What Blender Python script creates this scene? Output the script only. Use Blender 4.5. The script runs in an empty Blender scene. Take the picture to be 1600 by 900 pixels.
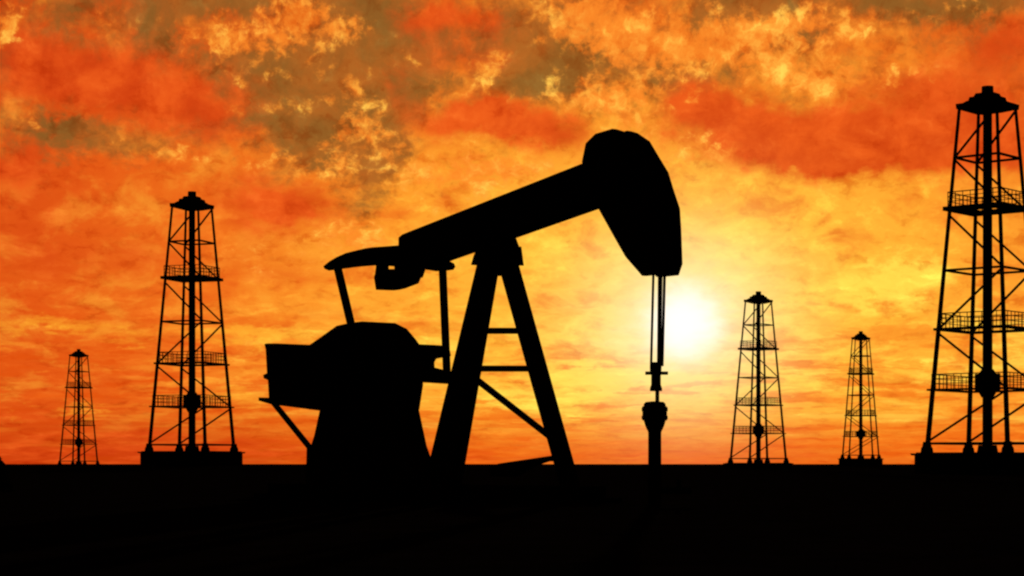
import bpy, bmesh, math, random
from mathutils import Vector, Matrix

random.seed(7)
S = bpy.context.scene
COL = S.collection
R = math.radians

# ---------------------------------------------------------------- camera
F = 3190.0            # focal length in pixels of the 1600 px wide photograph
CAM_H = 1.0           # eye height above the plain
HOR = 725.0           # picture row of the horizon
cam_d = bpy.data.cameras.new("camera")
cam_d.sensor_width = 36.0
cam_d.lens = 36.0 * F / 1600.0
cam_d.shift_y = (HOR - 450.0) / 1600.0
cam_d.clip_start = 0.1
cam_d.clip_end = 40000.0
cam = bpy.data.objects.new("camera", cam_d)
COL.objects.link(cam)
cam.location = (0, 0, CAM_H)
cam.rotation_euler = (R(90), 0, 0)
S.camera = cam

# ---------------------------------------------------------------- exposure
S.view_settings.view_transform = 'Standard'
S.view_settings.look = 'None'
S.view_settings.exposure = 0.0
S.view_settings.gamma = 1.0
S.view_settings.use_curve_mapping = False
S.render.engine = 'CYCLES'
S.cycles.filter_width = 2.3

# ---------------------------------------------------------------- sun and sky
SUN_AZ = math.atan((1068 - 800) / F)          # to the right of straight ahead (+Y)
SUN_EL = math.atan((HOR - 505) / F)
sun_d = bpy.data.lights.new("sun", 'SUN')
sun_d.energy = 2.0
sun_d.angle = R(0.5)
sun_d.color = (1.0, 0.62, 0.32)
sun = bpy.data.objects.new("sun", sun_d)
COL.objects.link(sun)
to_sun = Vector((math.sin(SUN_AZ) * math.cos(SUN_EL), math.cos(SUN_AZ) * math.cos(SUN_EL), math.sin(SUN_EL)))
sun.rotation_euler = to_sun.to_track_quat('Z', 'Y').to_euler()

world = bpy.data.worlds.new("World")
S.world = world
world.use_nodes = True
NT = world.node_tree
NT.nodes.clear()


def srgb(r, g, b):
    def f(c):
        c /= 255.0
        return c / 12.92 if c <= 0.04045 else ((c + 0.055) / 1.055) ** 2.4
    return (f(r), f(g), f(b), 1.0)


def node(t, **kw):
    n = NT.nodes.new(t)
    for k, v in kw.items():
        setattr(n, k, v)
    return n


def put(sock, v):
    if isinstance(v, bpy.types.NodeSocket):
        NT.links.new(v, sock)
    else:
        sock.default_value = v


def math_n(op, a, b=None, c=None, clamp=False):
    n = node('ShaderNodeMath', operation=op, use_clamp=clamp)
    put(n.inputs[0], a)
    if b is not None:
        put(n.inputs[1], b)
    if c is not None:
        put(n.inputs[2], c)
    return n.outputs[0]


def vec_n(op, a, b=None, c=None):
    n = node('ShaderNodeVectorMath', operation=op)
    put(n.inputs[0], a)
    if b is not None:
        put(n.inputs[1], b)
    if c is not None:
        put(n.inputs[2], c)
    return n.outputs['Value'] if op in ('LENGTH', 'DISTANCE', 'DOT_PRODUCT') else n.outputs['Vector']


def comb(x, y, z=0.0):
    n = node('ShaderNodeCombineXYZ')
    put(n.inputs[0], x); put(n.inputs[1], y); put(n.inputs[2], z)
    return n.outputs[0]


def noise(vec, scale, detail=6.0, rough=0.55, dist=0.0, color=False, lac=2.0):
    n = node('ShaderNodeTexNoise')
    n.noise_dimensions = '3D'
    put(n.inputs['Vector'], vec)
    n.inputs['Scale'].default_value = scale
    n.inputs['Detail'].default_value = detail
    n.inputs['Roughness'].default_value = rough
    n.inputs['Lacunarity'].default_value = lac
    n.inputs['Distortion'].default_value = dist
    return n.outputs['Color' if color else 'Fac']


def smooth(v, lo, hi, a=0.0, b=1.0):
    n = node('ShaderNodeMapRange', interpolation_type='SMOOTHSTEP', clamp=True)
    put(n.inputs['Value'], v)
    n.inputs['From Min'].default_value = lo
    n.inputs['From Max'].default_value = hi
    n.inputs['To Min'].default_value = a
    n.inputs['To Max'].default_value = b
    return n.outputs['Result']


def mix(fac, a, b, mode='MIX'):
    n = node('ShaderNodeMix', data_type='RGBA', blend_type=mode)
    put(n.inputs[0], fac); put(n.inputs[6], a); put(n.inputs[7], b)
    return n.outputs[2]


def ramp(fac, stops):
    n = node('ShaderNodeValToRGB')
    put(n.inputs[0], fac)
    e = n.color_ramp.elements
    while len(e) < len(stops):
        e.new(0.5)
    for el, (p, c) in zip(e, stops):
        el.position = p
        el.color = c
    return n.outputs[0]


def blobs(vec, lst):
    """sum of soft ellipses in the sky; each is x, y, rx, ry[, strength] in hundredths of an angle unit"""
    acc = None
    for b in lst:
        x, y, rx, ry = b[:4]
        s = b[4] if len(b) > 4 else 1.0
        sx, sy = 100.0 / rx, 100.0 / ry
        p = vec_n('MULTIPLY_ADD', vec, (sx, sy, 0), (-x / 100 * sx, -y / 100 * sy, 0))
        l = vec_n('DOT_PRODUCT', p, p)
        g = math_n('EXPONENT', math_n('MULTIPLY', l, -1.0))
        acc = math_n('MULTIPLY', g, s) if acc is None else math_n('MULTIPLY_ADD', g, s, acc)
    return acc


tc = node('ShaderNodeTexCoord')
DIR = vec_n('NORMALIZE', tc.outputs['Generated'])
sep = node('ShaderNodeSeparateXYZ')
put(sep.inputs[0], DIR)
az = math_n('ARCTAN2', sep.outputs[0], sep.outputs[1])
el = math_n('ARCSINE', sep.outputs[2])
X = math_n('MULTIPLY_ADD', az, F / 100, 8.0)
H = math_n('MULTIPLY', el, F / 100)
Y = math_n('SUBTRACT', HOR / 100, H)
P = comb(X, Y)
nv = math_n('MULTIPLY', math_n('LOGARITHM', math_n('ADD', math_n('MAXIMUM', H, 0.0), 1.2), math.e), 7.2)
Q = comb(X, nv, 3.7)                       # cloud deck: flattens out towards the horizon

w1 = vec_n('SUBTRACT', noise(Q, 0.9, 3, 0.5, color=True), (0.5, 0.5, 0.5))
w2 = vec_n('SUBTRACT', noise(vec_n('ADD', Q, (31, 7, 2)), 3.2, 6, 0.62, color=True), (0.5, 0.5, 0.5))
Pw = vec_n('MULTIPLY_ADD', w1, (1.3, 0.75, 0), P)
Pw = vec_n('MULTIPLY_ADD', w2, (0.75, 0.50, 0), Pw)
Pw2 = vec_n('MULTIPLY_ADD', w2, (1.0, 0.8, 0), P)

# light spreading from the low sun
SX, SY = 8.0 + SUN_AZ * F / 100, 7.25 - SUN_EL * F / 100
rel = vec_n('SUBTRACT', P, (SX, SY, 0))
r_true = vec_n('LENGTH', vec_n('MULTIPLY_ADD', w2, (0.32, 0.25, 0), rel))
relw = vec_n('SUBTRACT', vec_n('MULTIPLY_ADD', w1, (1.2, 0.9, 0), P), (SX, SY, 0))
r_wide = vec_n('LENGTH', vec_n('MULTIPLY', relw, (0.62, 1.0, 0)))
base = ramp(math_n('DIVIDE', r_wide, 8.0), [
    (0.00, srgb(255, 244, 170)), (0.10, srgb(255, 220, 92)), (0.22, srgb(252, 188, 58)),
    (0.40, srgb(248, 154, 42)), (0.58, srgb(238, 114, 28)), (0.78, srgb(224, 86, 20)), (1.00, srgb(206, 72, 16))])

# broad mottling
n_big = noise(vec_n('ADD', Q, (4, 11, 0)), 0.55, 5, 0.55, 0.3)
n_mid = noise(vec_n('ADD', Q, (17, 3, 5)), 1.25, 8, 0.60, 0.4)
n_fin = noise(vec_n('MULTIPLY_ADD', w2, (0.35, 0.35, 0), vec_n('ADD', Q, (9, 23, 8))), 2.7, 9, 0.66, 0.15)
n_puf = noise(vec_n('MULTIPLY_ADD', w2, (0.9, 0.9, 0), vec_n('MULTIPLY', Q, (0.85, 1.25, 1))), 1.9, 8, 0.6, 0.2)
n_str = noise(vec_n('MULTIPLY_ADD', w2, (0.5, 0.5, 0), vec_n('MULTIPLY', Q, (0.62, 1.7, 1))), 0.95, 9, 0.62, 0.5)

c = base
c = mix(smooth(n_mid, 0.46, 0.68, 0, 0.5), c, srgb(252, 168, 52))
c = mix(smooth(n_mid, 0.52, 0.30, 0, 0.55), c, srgb(226, 84, 20))

# clear gaps seen between the clouds
OLIVE = [
    (248, 40, 42, 45, 1.1), (360, 16, 85, 26, 1.0), (395, 135, 60, 32, 1.0), (470, 130, 62, 45, 1.2), (410, 195, 60, 30, .6), (470, 215, 45, 50, .8),
    (560, 18, 55, 25, .9), (590, 85, 60, 42, 1.0), (590, 255, 50, 55, 1.0), (540, 190, 55, 60, .5), (780, 62, 30, 50, .6), (560, 330, 40, 40, .4),
    (850, 85, 58, 55, 1.25), (905, 115, 35, 40, .9), (830, 145, 45, 18, .7), (985, 108, 32, 20, .6), (1170, 16, 75, 34, 1.25), (1475, 22, 110, 36, 1.25), (1340, 15, 60, 22, .5),
    (1065, 130, 60, 24, .8), (1225, 80, 40, 24, .6), (100, 216, 85, 20, .75), (200, 240, 100, 28, .6), (12, 130, 36, 38, .8), (150, 20, 60, 40, .45), (100, 60, 40, 40, .35),
    (60, 250, 60, 18, .4), (420, 290, 40, 30, .3), (1600, 20, 40, 30, .6), (1110, 60, 30, 20, .4), (320, 215, 50, 20, .4), (680, 120, 30, 30, .5),
    (620, 135, 50, 60, .75), (520, 235, 70, 40, .7), (640, 60, 40, 50, .7), (590, 190, 60, 40, .5), (760, 130, 30, 40, .5), (690, 75, 60, 25, .4), (300, 110, 60, 14, .3), (225, 90, 40, 30, .4)]
n_spk = noise(vec_n('ADD', Q, (2, 41, 13)), 5.5, 6, 0.6, 0.5)
m_ol = math_n('MULTIPLY_ADD', math_n('SUBTRACT', n_fin, 0.5), -1.5, blobs(Pw2, OLIVE))
m_ol = math_n('MULTIPLY_ADD', math_n('SUBTRACT', n_spk, 0.5), -0.9, m_ol)
high = smooth(math_n('MULTIPLY_ADD', math_n('SUBTRACT', n_big, 0.5), 2.2, H), 4.2, 5.7)
m_ol = math_n('MULTIPLY_ADD', high, 0.34, m_ol)
m_ol = smooth(m_ol, 0.12, 1.05, 0, 0.93)

# thick red undersides
RED = [
    (170, 150, 150, 50, 1.05), (80, 118, 95, 45, .7), (330, 192, 75, 42, .95), (25, 272, 85, 42, .9), (425, 322, 95, 38, .95),
    (250, 415, 190, 40, .5), (60, 395, 120, 55, .4), (700, 38, 75, 26, .9), (740, 100, 35, 40, .45), (720, 200, 85, 36, 1.0),
    (820, 190, 95, 34, 1.0), (615, 150, 35, 40, .5), (1090, 170, 70, 32, .85), (1240, 215, 170, 42, 1.15), (1420, 240, 160, 46, 1.1), (1300, 262, 120, 24, .6),
    (1550, 95, 95, 42, 1.0), (1560, 190, 90, 60, .6), (1400, 150, 80, 24, .6), (60, 650, 150, 24, .6), (150, 700, 330, 22, .75), (800, 712, 900, 14, .5),
    (1480, 175, 120, 50, .6), (1180, 190, 110, 40, .5), (440, 320, 120, 60, .45), (230, 130, 160, 70, .35), (60, 330, 90, 60, .4), (690, 90, 70, 50, .35), (880, 215, 60, 30, .5), (1530, 270, 120, 30, .5),
    (150, 590, 140, 22, .4), (1330, 250, 180, 20, .5), (180, 30, 90, 35, .35), (480, 430, 100, 22, .3)]
m_red = math_n('MULTIPLY_ADD', math_n('SUBTRACT', n_mid, 0.5), 1.0, blobs(Pw, RED))
m_red = math_n('MULTIPLY_ADD', math_n('SUBTRACT', n_fin, 0.5), 0.8, m_red)
m_red = smooth(m_red, 0.08, 1.2, 0, 0.95)

# sunlit edges and wisps
LIT = [
    (395, 78, 100, 32, 1.0), (475, 35, 50, 30, 1.0), (545, 55, 60, 24, .6), (20, 62, 35, 28, .9), (765, 118, 26, 34, .8), (925, 35, 80, 45, 1.1), (1000, 85, 100, 50, 1.0),
    (1130, 75, 110, 34, 1.0), (955, 158, 110, 26, 1.0), (1255, 55, 100, 30, .9), (1330, 140, 110, 24, .7), (1220, 125, 120, 26, .8), (1500, 45, 80, 24, .5),
    (548, 195, 30, 50, .75), (592, 215, 28, 45, .7), (560, 150, 30, 20, .5), (510, 120, 40, 16, .4), (700, 285, 80, 36, .9), (560, 370, 55, 36, .9), (800, 262, 90, 24, .8), (480, 262, 70, 22, .6),
    (235, 245, 50, 22, .6), (330, 265, 70, 20, .5), (1090, 250, 70, 30, .8), (1000, 210, 60, 24, .6), (430, 400, 100, 24, .5), (470, 165, 60, 16, .45), (520, 240, 30, 24, .5), (640, 110, 30, 24, .4), (620, 240, 30, 20, .5), (180, 60, 70, 18, .4), (400, 180, 40, 14, .4), (850, 60, 30, 16, .4), (60, 205, 60, 14, .4), (690, 150, 60, 18, .4), (380, 130, 60, 18, .4), (1090, 20, 40, 20, .5)]
b_lit = blobs(Pw2, LIT)
m_lit = math_n('MULTIPLY_ADD', math_n('SUBTRACT', n_fin, 0.5), 3.0, b_lit)
m_lit = math_n('MULTIPLY_ADD', math_n('SUBTRACT', n_spk, 0.5), 1.8, m_lit)
m_lit = math_n('MULTIPLY', smooth(m_lit, 0.34, 1.15, 0, 0.92), smooth(b_lit, 0.04, 0.35))

# yellow openings close to the sun
YEL = [
    (1400, 440, 80, 28, 1.0), (1330, 470, 110, 24, .8), (1150, 400, 110, 40, .6), (860, 400, 60, 30, .7), (900, 590, 80, 26, .8), (880, 640, 60, 22, .8), (960, 590, 90, 22, .7),
    (640, 535, 70, 18, .6), (410, 520, 120, 18, .9), (80, 510, 130, 16, .7), (200, 535, 60, 12, .5), (395, 620, 60, 22, .6), (140, 645, 60, 12, .6), (30, 648, 40, 10, .5), (260, 610, 50, 12, .4), (1560, 530, 90, 24, .5), (1450, 590, 70, 20, .6), (1100, 600, 150, 22, .5), (1290, 600, 80, 20, .5), (1170, 330, 140, 40, .35), (780, 620, 60, 24, .7)]
m_yel = math_n('MULTIPLY_ADD', math_n('SUBTRACT', n_str, 0.5), 1.4, blobs(Pw2, YEL))
m_yel = smooth(m_yel, 0.20, 0.95, 0, 0.8)

# bands lying along the horizon
low = smooth(H, 3.2, 1.2)
c = mix(math_n('MULTIPLY', low, smooth(n_str, 0.51, 0.36, 0, 0.85)), c, mix(smooth(X, 2.0, 9.0), srgb(222, 78, 12), srgb(238, 120, 26)))
c = mix(math_n('MULTIPLY', low, smooth(n_str, 0.51, 0.68, 0, 0.75)), c, mix(smooth(X, 1.0, 8.0), srgb(246, 140, 36), srgb(255, 212, 76)))
hz = smooth(H, 1.15, 0.0)
c = mix(math_n('MULTIPLY', hz, 0.85), c, mix(smooth(X, 2.0, 9.0), srgb(198, 56, 6), srgb(236, 92, 14)))

c = mix(m_ol, c, mix(smooth(n_mid, 0.36, 0.62), srgb(126, 88, 36), srgb(162, 92, 34)))
c = mix(m_red, c, mix(smooth(n_mid, 0.34, 0.66), srgb(204, 58, 14), srgb(232, 84, 24)))
c = mix(m_lit, c, mix(smooth(n_fin, 0.45, 0.75), srgb(246, 132, 38), srgb(255, 186, 70)))
c = mix(m_yel, c, mix(smooth(X, 3.0, 8.0), srgb(250, 164, 42), srgb(255, 224, 80)))

# every cloud carries smaller ones: billows in the deck, lighter and deeper by turns
fade = smooth(r_wide, 0.5, 3.0, 0.35, 1.0)
bill = math_n('ADD', math_n('MULTIPLY', n_puf, 0.6), math_n('MULTIPLY', n_fin, 0.4))
c = mix(math_n('MULTIPLY', fade, smooth(bill, 0.50, 0.35, 0, 0.9)), c, mix(1.0, c, (0.80, 0.52, 0.38, 1), 'MULTIPLY'))
c = mix(math_n('MULTIPLY', fade, smooth(bill, 0.50, 0.66, 0, 0.75)), c, mix(1.0, c, (1.16, 1.60, 1.9, 1), 'MULTIPLY'))

# glare of the sun itself
glow = math_n('EXPONENT', math_n('MULTIPLY', math_n('POWER', math_n('DIVIDE', r_true, 1.1), 1.7), -1.0))
c = mix(math_n('MULTIPLY', glow, 0.95, clamp=True), c, srgb(255, 245, 190))
core = math_n('EXPONENT', math_n('MULTIPLY', math_n('POWER', math_n('DIVIDE', r_true, 0.55), 3.4), -1.0))
c = mix(core, c, (1.15, 1.1, 1.0, 1.0))

# the sky away from the sunset is already dark
front = smooth(vec_n('DOT_PRODUCT', DIR, tuple(to_sun)), 0.55, 0.95, 0.03, 1.0)
lowsky = smooth(el, R(30), R(14), 0.05, 1.0)
dim = math_n('MULTIPLY', front, lowsky)
c = vec_n('SCALE', c)
NT.links.new(dim, c.node.inputs['Scale'])

sky_t = node('ShaderNodeTexSky', sky_type='NISHITA')
sky_t.sun_disc = False
sky_t.sun_elevation = SUN_EL
sky_t.sun_rotation = SUN_AZ
sky_t.dust_density = 3.0
bg_air = node('ShaderNodeBackground')
put(bg_air.inputs[0], mix(1.0, sky_t.outputs[0], (1.0, 0.45, 0.10, 1), 'MULTIPLY'))
bg_air.inputs[1].default_value = 0.002
bg_cl = node('ShaderNodeBackground')
put(bg_cl.inputs[0], c)
bg_cl.inputs[1].default_value = 1.0
add = node('ShaderNodeAddShader')
NT.links.new(bg_air.outputs[0], add.inputs[0])
NT.links.new(bg_cl.outputs[0], add.inputs[1])
out = node('ShaderNodeOutputWorld')
NT.links.new(add.outputs[0], out.inputs[0])
world.cycles.sampling_method = 'MANUAL'
world.cycles.sample_map_resolution = 512


# ---------------------------------------------------------------- materials
def material(name, col1, col2, scale, rough=0.9, spec=0.0, bump=0.3, metallic=0.0):
    m = bpy.data.materials.new(name)
    m.use_nodes = True
    t = m.node_tree
    b = t.nodes['Principled BSDF']
    co = t.nodes.new('ShaderNodeTexCoord')
    nz = t.nodes.new('ShaderNodeTexNoise')
    nz.inputs['Scale'].default_value = scale
    nz.inputs['Detail'].default_value = 8
    nz.inputs['Roughness'].default_value = 0.65
    t.links.new(co.outputs['Object'], nz.inputs['Vector'])
    rp = t.nodes.new('ShaderNodeValToRGB')
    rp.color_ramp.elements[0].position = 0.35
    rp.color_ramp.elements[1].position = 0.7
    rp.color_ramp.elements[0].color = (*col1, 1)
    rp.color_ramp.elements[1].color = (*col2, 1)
    t.links.new(nz.outputs['Fac'], rp.inputs[0])
    t.links.new(rp.outputs[0], b.inputs['Base Color'])
    bp = t.nodes.new('ShaderNodeBump')
    bp.inputs['Strength'].default_value = bump
    bp.inputs['Distance'].default_value = 0.02
    t.links.new(nz.outputs['Fac'], bp.inputs['Height'])
    t.links.new(bp.outputs[0], b.inputs['Normal'])
    b.inputs['Roughness'].default_value = rough
    b.inputs['Metallic'].default_value = metallic
    b.inputs['Specular IOR Level'].default_value = spec
    return m


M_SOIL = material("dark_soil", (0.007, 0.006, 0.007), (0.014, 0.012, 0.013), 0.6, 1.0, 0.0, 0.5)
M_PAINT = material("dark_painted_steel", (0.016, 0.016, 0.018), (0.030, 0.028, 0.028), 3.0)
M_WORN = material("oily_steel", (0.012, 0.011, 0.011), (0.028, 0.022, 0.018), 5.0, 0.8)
M_CABLE = material("wire_rope", (0.018, 0.017, 0.016), (0.03, 0.028, 0.027), 40.0)
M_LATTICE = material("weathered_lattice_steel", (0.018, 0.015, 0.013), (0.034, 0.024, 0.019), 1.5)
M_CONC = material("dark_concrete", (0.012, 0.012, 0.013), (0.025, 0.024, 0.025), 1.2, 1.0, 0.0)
M_LEAF = material("dry_leaf", (0.015, 0.02, 0.008), (0.04, 0.045, 0.018), 4.0)
M_BARK = material("bark", (0.02, 0.014, 0.01), (0.04, 0.03, 0.02), 8.0)


# ---------------------------------------------------------------- helpers
class MB:
    """collects shapes and links them as one mesh object"""

    def __init__(self):
        self.bm = bmesh.new()

    def hull(self, verts, faces):
        vs = [self.bm.verts.new(v) for v in verts]
        for f in faces:
            try:
                self.bm.faces.new([vs[i] for i in f])
            except ValueError:
                pass

    def prism(self, pts, ext):
        """flat outline pts pushed along the vector ext"""
        n = len(pts)
        vs = [Vector(p) for p in pts] + [Vector(p) + Vector(ext) for p in pts]
        fs = [list(range(n)), list(range(2 * n - 1, n - 1, -1))]
        fs += [[i, (i + 1) % n, n + (i + 1) % n, n + i] for i in range(n)]
        self.hull(vs, fs)

    def bar(self, a, b, w, h=None, side=None, w2=None):
        a, b = Vector(a), Vector(b)
        h = w if h is None else h
        d = (b - a).normalized()
        s = Vector(side) if side is not None else (Vector((0, 0, 1)) if abs(d.z) < .95 else Vector((1, 0, 0)))
        x = d.cross(s).normalized()
        y = x.cross(d).normalized()
        k = 1.0 if w2 is None else w2 / w
        vs = []
        for p, q in ((a, 1.0), (b, k)):
            for sx, sy in ((-1, -1), (1, -1), (1, 1), (-1, 1)):
                vs.append(p + x * sx * w / 2 * q + y * sy * h / 2 * q)
        self.hull(vs, [(0, 1, 2, 3), (7, 6, 5, 4), (0, 4, 5, 1), (1, 5, 6, 2), (2, 6, 7, 3), (3, 7, 4, 0)])

    def box(self, lo, hi):
        x0, y0, z0 = lo
        x1, y1, z1 = hi
        vs = [(x0, y0, z0), (x1, y0, z0), (x1, y1, z0), (x0, y1, z0), (x0, y0, z1), (x1, y0, z1), (x1, y1, z1), (x0, y1, z1)]
        self.hull(vs, [(3, 2, 1, 0), (4, 5, 6, 7), (0, 1, 5, 4), (1, 2, 6, 5), (2, 3, 7, 6), (3, 0, 4, 7)])

    def tube(self, a, b, r, r2=None, n=10):
        a, b = Vector(a), Vector(b)
        r2 = r if r2 is None else r2
        d = (b - a).normalized()
        s = Vector((0, 0, 1)) if abs(d.z) < .95 else Vector((1, 0, 0))
        x = d.cross(s).normalized()
        y = x.cross(d).normalized()
        vs = []
        for p, q in ((a, r), (b, r2)):
            for i in range(n):
                t = 2 * math.pi * i / n
                vs.append(p + x * math.cos(t) * q + y * math.sin(t) * q)
        fs = [list(range(n - 1, -1, -1)), list(range(n, 2 * n))]
        fs += [[i, (i + 1) % n, n + (i + 1) % n, n + i] for i in range(n)]
        self.hull(vs, fs)

    def lathe(self, base, prof, n=20):
        """prof = [(radius, z)] turned about the vertical through base"""
        bx, by = base[0], base[1]
        vs, m = [], len(prof)
        for r, z in prof:
            for i in range(n):
                t = 2 * math.pi * i / n
                vs.append((bx + r * math.cos(t), by + r * math.sin(t), z))
        fs = [list(range(n - 1, -1, -1)), list(range((m - 1) * n, m * n))]
        for k in range(m - 1):
            fs += [[k * n + i, k * n + (i + 1) % n, (k + 1) * n + (i + 1) % n, (k + 1) * n + i] for i in range(n)]
        self.hull(vs, fs)

    def frustum(self, z0, r0, z1, r1, n=4, rot=0.0):
        vs = []
        for z, r in ((z0, r0), (z1, r1)):
            for i in range(n):
                t = 2 * math.pi * i / n + rot
                vs.append((r * math.cos(t), r * math.sin(t), z))
        fs = [list(range(n - 1, -1, -1)), list(range(n, 2 * n))]
        fs += [[i, (i + 1) % n, n + (i + 1) % n, n + i] for i in range(n)]
        self.hull(vs, fs)

    def build(self, name, mat, parent=None, bevel=0.0):
        bmesh.ops.recalc_face_normals(self.bm, faces=self.bm.faces)
        if bevel:
            es = [e for e in self.bm.edges if len(e.link_faces) == 2 and e.calc_face_angle(0) > R(25)]
            bmesh.ops.bevel(self.bm, geom=es, offset=bevel, segments=2, affect='EDGES', clamp_overlap=True)
        me = bpy.data.meshes.new(name)
        self.bm.to_mesh(me)
        self.bm.free()
        me.materials.append(mat)
        o = bpy.data.objects.new(name, me)
        COL.objects.link(o)
        if parent is not None:
            o.parent = parent
            o.matrix_parent_inverse = parent_inverse(parent)
        return o


def parent_inverse(p):
    m = Matrix.Identity(4)
    while p is not None:
        m = (Matrix.Translation(p.location) @ p.rotation_euler.to_matrix().to_4x4()) @ m if p.type == 'EMPTY' else m
        p = p.parent
    return m.inverted()


def thing(name, label, cat, loc, rz=0.0, group=None):
    o = bpy.data.objects.new(name, None)
    COL.objects.link(o)
    o.empty_display_size = 0.5
    o.location = loc
    o.rotation_euler = (0, 0, rz)
    tag(o, label, cat, group)
    return o


def tag(o, label, cat, group=None):
    o['label'] = label
    o['category'] = cat
    if group:
        o['group'] = group


def copy_tree(o, parent=None):
    c = o.copy()
    COL.objects.link(c)
    c.parent = parent
    for ch in list(o.children):
        copy_tree(ch, c)
    return c


# ---------------------------------------------------------------- ground
# where each derrick stands: picture column, distance, height of its ground, turn of its square base
DERRICKS = [
    (1543, 212.0, 0.00, 18.0), (300, 299.0, 0.68, 17.0), (1185, 453.0, -0.92, 17.5), (1345, 611.0, 0.52, 33.0), (123, 675.0, -1.20, 17.5)]
PADS = [((px - 800) / F * d, d, z) for px, d, z, _ in DERRICKS]


def ground_z(x, y):
    z = 0.0
    for cx, cy, h in PADS:
        q = math.hypot(x - cx, y - cy)
        if q < 60:
            t = min(1.0, max(0.0, (60 - q) / 40))
            z += h * t * t * (3 - 2 * t)
    q = math.hypot(x, y)
    z += 0.05 * math.sin(x * 0.21 + 1.3) * math.sin(y * 0.17) * min(1, max(0, (q - 70) / 60)) * (1 if q < 900 else 0)
    return z


bm = bmesh.new()
rings = [0.0, 2, 5, 9, 14, 20, 27, 35, 44, 54, 65, 78, 92]
rr = 105.0
while rr < 900:
    rings.append(rr)
    rr += 14
while rr < 30000:
    rings.append(rr)
    rr *= 1.35
NA = 360
prev = [bm.verts.new((0, 0, 0))]
for q in rings[1:]:
    cur = []
    for i in range(NA):
        t = 2 * math.pi * i / NA
        x, y = q * math.cos(t), q * math.sin(t)
        cur.append(bm.verts.new((x, y, ground_z(x, y))))
    for i in range(NA):
        j = (i + 1) % NA
        if len(prev) == 1:
            bm.faces.new((prev[0], cur[i], cur[j]))
        else:
            bm.faces.new((prev[i], cur[i], cur[j], prev[j]))
    prev = cur
me = bpy.data.meshes.new("ground")
bm.to_mesh(me)
bm.free()
for p in me.polygons:
    p.use_smooth = True
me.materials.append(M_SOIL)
ground = bpy.data.objects.new("ground", me)
COL.objects.link(ground)
ground['kind'] = 'structure'
ground['label'] = "flat dark oilfield plain reaching the horizon"

# ---------------------------------------------------------------- derrick (one, then copies)
ZT = 2.2                                   # top of the plinth above its ground
PX = 0.06644                               # metres per picture pixel at the nearest derrick
RB, RT = 6.42, 2.98                        # corner radius at the bottom and under the crown


def zy(y):
    return ZT + (707 - y) * PX


Z_BOT, Z_TOP = zy(706), zy(168)


def rad(z):
    t = (z - Z_BOT) / (Z_TOP - Z_BOT)
    return RB + (RT - RB) * t


def corner(k, z, extra=0.0):
    t = k * math.pi / 2
    q = rad(z) + extra
    return Vector((q * math.cos(t), q * math.sin(t), z))


def ring(mb, z, w, h, extra=0.0, inset=0.0):
    for k in range(4):
        mb.bar(corner(k, z, extra), corner(k + 1, z, extra), w, h)


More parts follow.
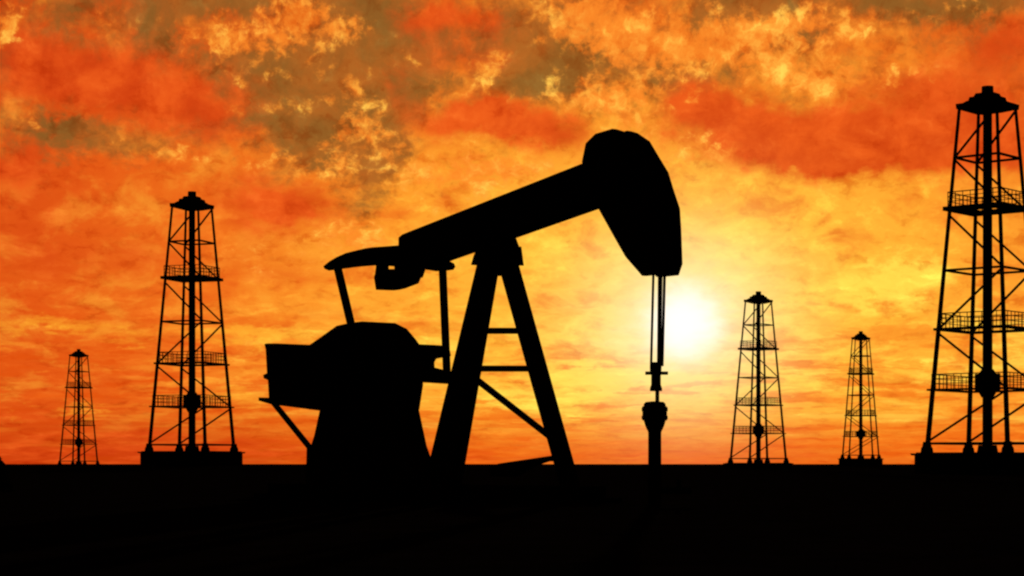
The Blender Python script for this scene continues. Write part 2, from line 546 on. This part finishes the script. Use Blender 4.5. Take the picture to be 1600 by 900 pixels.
def make_derrick():
    root = thing('oil_derrick', 'derrick', 'derrick', (0, 0, 0), 0, 'steel oil derricks standing on the plain')
    m = MB()
    m.frustum(-1.0, RB + 1.33, ZT - 0.32, RB + 1.33)
    pl = m.build('plinth', M_CONC, root)
    m = MB()
    m.frustum(ZT - 0.318, RB + 1.65, ZT - 0.1, RB + 1.8)
    m.frustum(ZT - 0.098, RB + 1.2, ZT, RB + 1.15)
    m.build('plinth_cap', M_CONC, root)
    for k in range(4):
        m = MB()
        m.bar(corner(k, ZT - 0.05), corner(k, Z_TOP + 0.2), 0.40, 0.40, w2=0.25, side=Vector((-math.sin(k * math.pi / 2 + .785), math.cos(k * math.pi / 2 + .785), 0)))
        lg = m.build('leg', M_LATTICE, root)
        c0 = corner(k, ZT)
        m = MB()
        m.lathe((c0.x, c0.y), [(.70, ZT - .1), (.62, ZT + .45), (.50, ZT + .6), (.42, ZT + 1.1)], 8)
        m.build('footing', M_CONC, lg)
    # mast in the middle
    m = MB()
    m.tube((0, 0, ZT - .1), (0, 0, zy(160)), 0.54, 0.47, 12)
    ms = m.build('mast', M_LATTICE, root)
    m = MB()
    m.tube((0, 0, ZT - .1), (0, 0, ZT + .75), 1.1, 0.95, 10)
    m.build('mast_foot', M_LATTICE, ms)
    m = MB()
    m.box((-1.05, -1.0, zy(611)), (1.05, 1.0, zy(584)))
    m.tube((0, 0, zy(621)), (0, 0, zy(611) - .002), 0.62, 0.98, 10)
    m.tube((0, 0, zy(584) + .002), (0, 0, zy(577)), 0.9, 0.6, 10)
    m.build('drive_unit', M_LATTICE, ms)
    # horizontal rings
    for y in (247, 423, 693):
        m = MB()
        ring(m, zy(y), 0.21, 0.23)
        m.build('girt', M_LATTICE, root)
    # diagonals: two opposite faces, panel by panel
    panels = [(172, 247, 1), (250, 326, 0), (337, 422, 0), (425, 515, 1), (521, 608, 0), (613, 690, 1)]
    for y0, y1, up in panels:
        za, zb = zy(y1), zy(y0)
        for lo, hi in ((2, 3), (1, 0)):      # left to near corner, far to right corner
            p, q = (corner(lo, za), corner(hi, zb)) if up else (corner(lo, zb), corner(hi, za))
            m = MB()
            m.bar(p, q, 0.2, 0.2)
            m.build('brace', M_LATTICE, root)
    # working platforms with railings
    for y, over, width, thick, posts in ((330, 0.75, 2.2, 0.42, 7), (517, 0.55, 1.1, 0.26, 9), (611, 0.65, 1.1, 0.20, 10)):
        z = zy(y)
        m = MB()
        for k in range(4):
            a, b = corner(k, z, over), corner(k + 1, z, over)
            q = 1 - width / (rad(z) + over)
            m.prism([a, b, (b.x * q, b.y * q, z), (a.x * q, a.y * q, z)], (0, 0, thick))
        pf = m.build('platform', M_LATTICE, root)
        m = MB()
        zt = z + thick
        for k in range(4):
            a, b = corner(k, z, over - .55), corner(k + 1, z, over - .55)
            for hgt in (0.55, 1.05, 1.5):
                m.bar((a.x, a.y, zt + hgt), (b.x, b.y, zt + hgt), 0.07 if hgt < 1.4 else 0.10)
            for i in range(posts):
                t = i / posts
                p = a.lerp(b, t)
                m.bar((p.x, p.y, zt), (p.x, p.y, zt + 1.5), 0.07)
        m.build('railing', M_LATTICE, pf)
    # stepped crown
    m = MB()
    m.frustum(zy(176), 1.5, zy(171), RT + .1)
    m.frustum(zy(171) + .002, RT + .35, zy(163), RT + .42)
    m.frustum(zy(163) + .002, RT - .15, zy(158), RT - .75)
    m.frustum(zy(158) + .002, RT - .9, zy(152), RT - 1.05)
    m.frustum(zy(152) + .002, RT - 1.45, zy(146), RT - 1.7)
    cr = m.build('crown', M_LATTICE, root)
    m = MB()
    m.frustum(zy(146) + .002, 0.62, zy(135), 0.6, 8, R(22.5))
    m.build('finial', M_LATTICE, cr)
    return root


LABELS = [
    "tallest steel derrick cut off by the right edge, on a raised plinth",
    "tall steel derrick left of the pumpjack, on a wide raised plinth",
    "mid-sized steel derrick just right of the glowing sun, legs meeting the horizon",
    "small slim derrick on a low plinth, between the sun-side derrick and the tallest one",
    "smallest faint derrick near the left edge, legs meeting the horizon"]
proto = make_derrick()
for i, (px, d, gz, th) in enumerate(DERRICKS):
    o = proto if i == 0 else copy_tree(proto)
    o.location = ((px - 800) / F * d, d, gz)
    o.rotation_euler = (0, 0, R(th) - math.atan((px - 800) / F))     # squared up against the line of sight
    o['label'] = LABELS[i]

# ---------------------------------------------------------------- pumpjack
PSI = R(52)
U = Vector((math.cos(PSI), -math.sin(PSI), 0))      # along the walking beam, towards the horse head
V = Vector((math.sin(PSI), math.cos(PSI), 0))       # across the beam, away from the viewer
C0 = Vector((-0.43, 55.0, 0))
UP = Vector((0, 0, 1))
EYE = Vector((0, 0, CAM_H))


def ray(px, py):
    return Vector(((px - 800) / F, 1.0, (HOR - py) / F))


def on_b(px, py, b):
    """point of the pump's side plane at offset b"""
    d = ray(px, py)
    t = (V.dot(C0 - EYE) + b) / V.dot(d)
    return EYE + d * t


def on_a(px, py, a):
    """point of the pump's cross plane at distance a along the beam"""
    d = ray(px, py)
    t = (U.dot(C0 - EYE) + a) / U.dot(d)
    return EYE + d * t


def abz(a, b, z):
    return C0 + U * a + V * b + UP * z


def hgt(y, px=775, b=0):
    return on_b(px, y, b).z


jack = thing('pumpjack', 'large black oil pumpjack with horse head raised beside the sun and four-legged steel post', 'pumpjack', (C0.x, C0.y, 0), 0)
jack['label'] = 'large black oil pumpjack with its beam and horse head raised, in front of the sunset'


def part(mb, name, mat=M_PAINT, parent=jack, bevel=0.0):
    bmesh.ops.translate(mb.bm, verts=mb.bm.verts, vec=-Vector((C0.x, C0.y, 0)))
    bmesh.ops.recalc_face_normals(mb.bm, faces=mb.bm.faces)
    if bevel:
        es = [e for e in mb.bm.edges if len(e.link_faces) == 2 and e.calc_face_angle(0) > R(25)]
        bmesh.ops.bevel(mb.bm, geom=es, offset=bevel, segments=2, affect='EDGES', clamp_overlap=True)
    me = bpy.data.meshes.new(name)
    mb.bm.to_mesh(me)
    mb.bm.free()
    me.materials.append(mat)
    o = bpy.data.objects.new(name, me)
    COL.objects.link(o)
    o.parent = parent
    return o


def side(pts, b0, b1, mb=None):
    mb = mb or MB()
    mb.prism([on_b(x, y, b0) for x, y in pts], V * (b1 - b0))
    return mb


# foundation and skid
m = MB()
for a0, a1, b0, b1, z0, z1 in ((-9.5, 3.0, -1.9, 1.9, -0.3, 0.12), ):
    m.prism([abz(a0, b0, z0), abz(a1, b0, z0), abz(a1, b1, z0), abz(a0, b1, z0)], UP * (z1 - z0))
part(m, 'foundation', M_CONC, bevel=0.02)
m = MB()
for b in (-1.35, 1.35):
    m.bar(abz(-9.3, b, 0.27), abz(2.8, b, 0.27), 0.3, 0.3)
for a in (-9.0, -6.2, -3.4, -0.6, 2.4):
    m.bar(abz(a, -1.19, 0.262), abz(a, 1.19, 0.262), 0.25, 0.25)
part(m, 'skid', M_PAINT)

# walking beam: an I section, web hidden by the flanges' edges from afar
near = [(622, 371), (628, 366), (912, 254), (962, 234), (962, 305), (908, 324), (683, 404), (655, 414), (622, 414)]
m = side(near, -0.30, 0.30)
beam = part(m, 'walking_beam', M_PAINT, bevel=0.015)

# horse head: two cheek plates with a recessed core carrying the wire line
cheek = [(909, 253), (915, 224), (930, 209), (957, 201), (967, 204), (986, 217), (1000, 241), (1015, 266), (1024, 296), (1033, 323),
         (1035, 356), (1037, 410), (1031, 428), (1003, 431), (977, 401), (960, 371), (936, 328), (925, 300)]
T = 0.62
mm = MB()
o3 = [on_b(x, y, -T / 2) for x, y in cheek]
mm.prism(o3, V * 0.14)
mm.prism([p + V * (T - 0.14) for p in o3], V * 0.14)
cen = sum(o3, Vector()) / len(o3)
core_pts = [cen + (p - cen) * 0.92 + V * 0.139 for p in o3]
mm.prism(core_pts, V * (T - 0.278))
head = part(mm, 'horse_head', M_PAINT)

# saddle bearing and post cap
m = side([(736, 414), (741, 397), (752, 376), (790, 364), (797, 383), (801, 413)], -0.30, 0.0)
part(m, 'saddle_bearing', M_WORN)
m = MB()
m.prism([on_b(x, y, -0.34) for x, y in ((736, 413), (740, 399), (786, 383), (790, 413))], V * 0.62)
part(m, 'post_cap', M_PAINT)
m = MB()
m.prism([on_b(x, y, -0.06) for x, y in ((752, 408), (800, 408), (789, 431), (770, 431))], V * 0.12)
part(m, 'gusset', M_PAINT)

# samson post: two front legs and one rear leg
zt = hgt(400)
LEGS = {'near': (abz(0.12, -0.25, zt), abz(0.72, -2.1, 0.12)), 'far': (abz(0.12, 0.25, zt), abz(0.72, 2.1, 0.12)), 'rear': (abz(-0.32, 0.0, zt), abz(-3.0, 0.0, 0.12))}
for key, (p, q) in LEGS.items():
    m = MB()
    m.bar(p, q, 0.385, 0.385, side=U)
    m.prism([q + U * sx * .38 + V * sy * .38 - UP * .1 for sx, sy in ((-1, -1), (1, -1), (1, 1), (-1, 1))], UP * .16)
    part(m, 'post_leg', M_PAINT)


def on_leg(key, z):
    p, q = LEGS[key]
    t = (p.z - z) / (p.z - q.z)
    return p.lerp(q, t)


for y in (517, 576):
    m = MB()
    z0, z1 = [CAM_H + (HOR - y) / F * on_leg(k, hgt(y)).y for k in ('near', 'far')]
    m.bar(on_leg('near', z0), on_leg('far', z1), 0.15, 0.16)
    part(m, 'rung', M_PAINT)
m = MB()
m.bar(on_leg('near', hgt(590, 745)), on_leg('far', hgt(691, 860)), 0.135, 0.14)
part(m, 'diagonal_brace', M_PAINT)
m = MB()
side([(766, 728), (780, 724), (868, 711), (870, 720.5), (850, 721), (832, 727), (800, 745), (766, 745)], 1.35, 1.55, m)
part(m, 'foot_brace', M_PAINT)

# equaliser across the tail
AE = -5.1
eq = [(505, 416), (515, 408), (527, 401), (541, 395), (570, 388), (622, 384), (660, 388), (682, 402), (693, 410), (699, 413), (701, 418),
      (698, 423), (682, 424), (656, 420), (600, 415), (585, 415), (560, 417), (530, 421), (514, 423), (507, 420)]
m = MB()
m.prism([on_a(x, y, AE - 0.17) for x, y in eq], U * 0.34)
equal = part(m, 'equaliser', M_PAINT)
# hanger with its small eye, and the bearing block below
m = MB()
eye = [(607, 414.5), (617, 414.5), (619, 418), (617, 421.5), (607, 421.5), (605, 418)]
outer_up = [(590, 412), (662, 412), (662, 424), (625, 424), (590, 424)]
HB = 0.0
for poly in ([(588, 411), (606, 411), (606, 434), (585, 434)], [(616, 411), (664, 411), (663, 423), (659, 434), (616, 434)],
             [(606.01, 420.5), (615.99, 420.5), (615.99, 434), (606.01, 434)], [(606.01, 411), (615.99, 411), (615.99, 415.8), (606.01, 415.8)]):
    m.prism([on_a(x, y, AE + 0.171) for x, y in poly], U * 0.05)
part(m, 'hanger_plate', M_PAINT)
m = MB()
m.prism([on_a(x, y, AE + 0.02) for x, y in ((585, 429), (584, 434), (587, 453), (615, 454), (624, 452), (645, 444), (651, 430), (651, 429))], U * 0.30)
part(m, 'bearing_block', M_WORN, bevel=0.015)

# gear reducer on its pedestal
m = side([(482, 640), (481, 540), (497, 529), (525, 509), (545, 504.5), (565, 502), (583, 511), (597, 528), (606, 541), (608, 600), (602, 640)], -0.6, 0.6)
gear = part(m, 'gear_reducer', M_PAINT, bevel=0.02)
m = side([(500, 639), (491, 680), (484, 702), (486, 800), (632, 800), (622, 722), (613, 696), (601, 639)], -0.598, 0.598)
part(m, 'reducer_pedestal', M_PAINT)

# cranks, their weights, and pitman arms
far_crank = [(645, 542), (660, 538), (697, 540), (700, 556), (677, 560.5), (674, 566), (674.5, 574), (700, 580.5), (702, 600), (662, 597.5), (645, 592)]
BC = 1.62
o3 = [on_b(x, y, BC) for x, y in far_crank]
for b in (BC, -BC):
    m = MB()
    m.prism([p + V * (b - BC - 0.11) for p in o3], V * 0.22)
    ck = part(m, 'crank', M_WORN)
    w3 = [on_b(x, y, BC) for x, y in ((638, 541), (662, 541), (668, 550), (668, 586), (660, 594), (638, 592))]
    m = MB()
    m.prism([p + V * (b - BC + (0.112 if b < 0 else -0.392)) for p in w3], V * 0.28)
    part(m, 'counterweight', M_PAINT, ck)
sh = on_b(575, 590, 0)
m = MB()
m.tube(sh - V * 1.7, sh + V * 1.7, 0.16, n=14)
part(m, 'crank_shaft', M_WORN)
m = MB()
m.bar(on_b(527, 416, -2.0), on_b(566, 580, -1.80), 0.205, 0.14, side=V)
part(m, 'pitman_arm', M_PAINT)
m = MB()
m.bar(on_b(691.5, 418, 2.0), on_b(698.5, 590, 1.80), 0.205, 0.14, side=V)
part(m, 'pitman_arm', M_PAINT)

# drive motor housing on a cantilevered platform behind the reducer
m = side([(413, 537.5), (417, 536.5), (432, 536.5), (492, 540), (500, 637), (424, 625), (420, 622), (418.5, 594), (412, 591), (411, 586), (417, 583), (415, 546)], -0.62, 0.45)
part(m, 'motor_housing', M_PAINT)
m = side([(404, 621), (420, 622.5), (424, 625.5), (502, 637.5), (502, 642), (424, 632), (404, 626)], -0.66, 0.5)
part(m, 'motor_platform', M_PAINT)
m = MB()
m.bar(on_b(428, 630, -0.5), on_b(483, 698, -0.5), 0.13, 0.13)
part(m, 'platform_brace', M_PAINT)
m = side([(479, 699), (485, 695), (492, 700), (490, 790), (477, 790)], -0.58, -0.40)
part(m, 'platform_post', M_PAINT)

# wire line bridle, carrier bar and polished rod
W = on_b(1026, 650, 0.0)
WX, WY = W.x, W.y
SC = F / WY


def wz(y):
    return CAM_H + (HOR - y) / SC


def wx(px):
    return (px - 800) / SC


cab = MB()
for x0, x1, r, dy in ((1020.5, 1017, 2.0, -.12), (1030, 1028.5, 2.3, -.05), (1033.5, 1031, 2.0, .02), (1039, 1035, 2.3, .1)):
    cab.tube((wx(x0), WY + dy, wz(424)), (wx(x1), WY + dy * .6, wz(572)), r / SC, n=8)
part(cab, 'bridle', M_CABLE)
m = MB()
m.lathe((wx(1024.5), WY), [(9 / SC, wz(580.5)), (9.3 / SC, wz(572)), (8.6 / SC, wz(566))], 16)
m.box((wx(1008.5), WY - .09, wz(585.5)), (wx(1043.5), WY + .09, wz(580.6)))
m.lathe((wx(1025), WY), [(9.5 / SC, wz(611)), (9.6 / SC, wz(607)), (7.6 / SC, wz(601)), (7.6 / SC, wz(585.6))], 16)
part(m, 'carrier_bar', M_WORN)
m = MB()
m.tube((wx(1027), WY, wz(640)), (wx(1027), WY, wz(568)), 3.2 / SC, n=12)
part(m, 'polished_rod', M_CABLE)

# ---------------------------------------------------------------- wellhead
well = thing('wellhead', 'black wellhead with bulging stuffing box under the hanging rods of the pumpjack', 'wellhead', (wx(1023.5), WY, 0))


def wpart(mb, name, mat=M_WORN):
    bmesh.ops.translate(mb.bm, verts=mb.bm.verts, vec=-Vector((wx(1023.5), WY, 0)))
    bmesh.ops.recalc_face_normals(mb.bm, faces=mb.bm.faces)
    me = bpy.data.meshes.new(name)
    mb.bm.to_mesh(me)
    mb.bm.free()
    me.materials.append(mat)
    o = bpy.data.objects.new(name, me)
    COL.objects.link(o)
    o.parent = well
    return o


cx = (wx(1023), WY)
m = MB()
m.lathe(cx, [(10.5 / SC, -0.2), (10.3 / SC, wz(676)), (11.5 / SC, wz(672))], 20)
wpart(m, 'casing_pipe')
m = MB()
m.lathe(cx, [(12 / SC, wz(671.9)), (15 / SC, wz(665)), (17 / SC, wz(658)), (17 / SC, wz(656)), (20.5 / SC, wz(655)), (20.5 / SC, wz(650)), (17.5 / SC, wz(648.5)), (17.5 / SC, wz(644)),
             (20.5 / SC, wz(642.5)), (20.5 / SC, wz(637)), (17.5 / SC, wz(635)), (17 / SC, wz(631)), (14 / SC, wz(628)), (4 / SC, wz(627))], 14)
wpart(m, 'stuffing_box')
for i in range(8):
    t = 2 * math.pi * i / 8 + .2
    q = 18.5 / SC
    m = MB()
    m.tube((cx[0] + q * math.cos(t), cx[1] + q * math.sin(t), wz(657)), (cx[0] + q * math.cos(t), cx[1] + q * math.sin(t), wz(635)), 1.6 / SC, n=6)
    wpart(m, 'flange_bolt')
m = MB()
m.tube((cx[0], cx[1], 0.35), (cx[0] + 0.9, cx[1] + 0.2, 0.35), 0.08, n=12)
m.tube((cx[0] + 0.6, cx[1] + 0.133, 0.25), (cx[0] + 0.6, cx[1] + 0.133, 0.62), 0.06, n=10)
wpart(m, 'flow_pipe')

# ---------------------------------------------------------------- bush at the left edge
D = 64.0
sc = F / D
bxx = (-8.5 - 800) / sc
bush = thing('bush', 'low dark leafy bush cut off by the left edge of the picture, on the plain', 'bush', (bxx, D, 0))
m = MB()
for i in range(9):
    t = 2 * math.pi * i / 9
    a = Vector((0.05 * math.cos(t), 0.05 * math.sin(t), -0.05))
    b = Vector((0.35 * math.cos(t), 0.35 * math.sin(t), 0.75 + 0.2 * random.random()))
    m.tube(a, b, 0.03, 0.012, 6)
o = m.build('stem', M_BARK)
o.parent = bush
m = MB()
for i in range(1500):
    t = random.uniform(0, 2 * math.pi)
    h = random.random() ** 0.8
    wmax = 0.50 * (1 - h ** 2.2) + 0.06
    q = wmax * math.sqrt(random.random())
    p = Vector((q * math.cos(t), q * math.sin(t), 0.12 + h * 1.22))
    n1 = Vector((random.gauss(0, 1), random.gauss(0, 1), random.gauss(0, 1))).normalized()
    n2 = n1.orthogonal().normalized()
    l, w = random.uniform(.05, .09), random.uniform(.02, .035)
    m.hull([p - n1 * l, p + n2 * w, p + n1 * l, p - n2 * w], [(0, 1, 2, 3)])
o = m.build('foliage', M_LEAF)
o.parent = bush
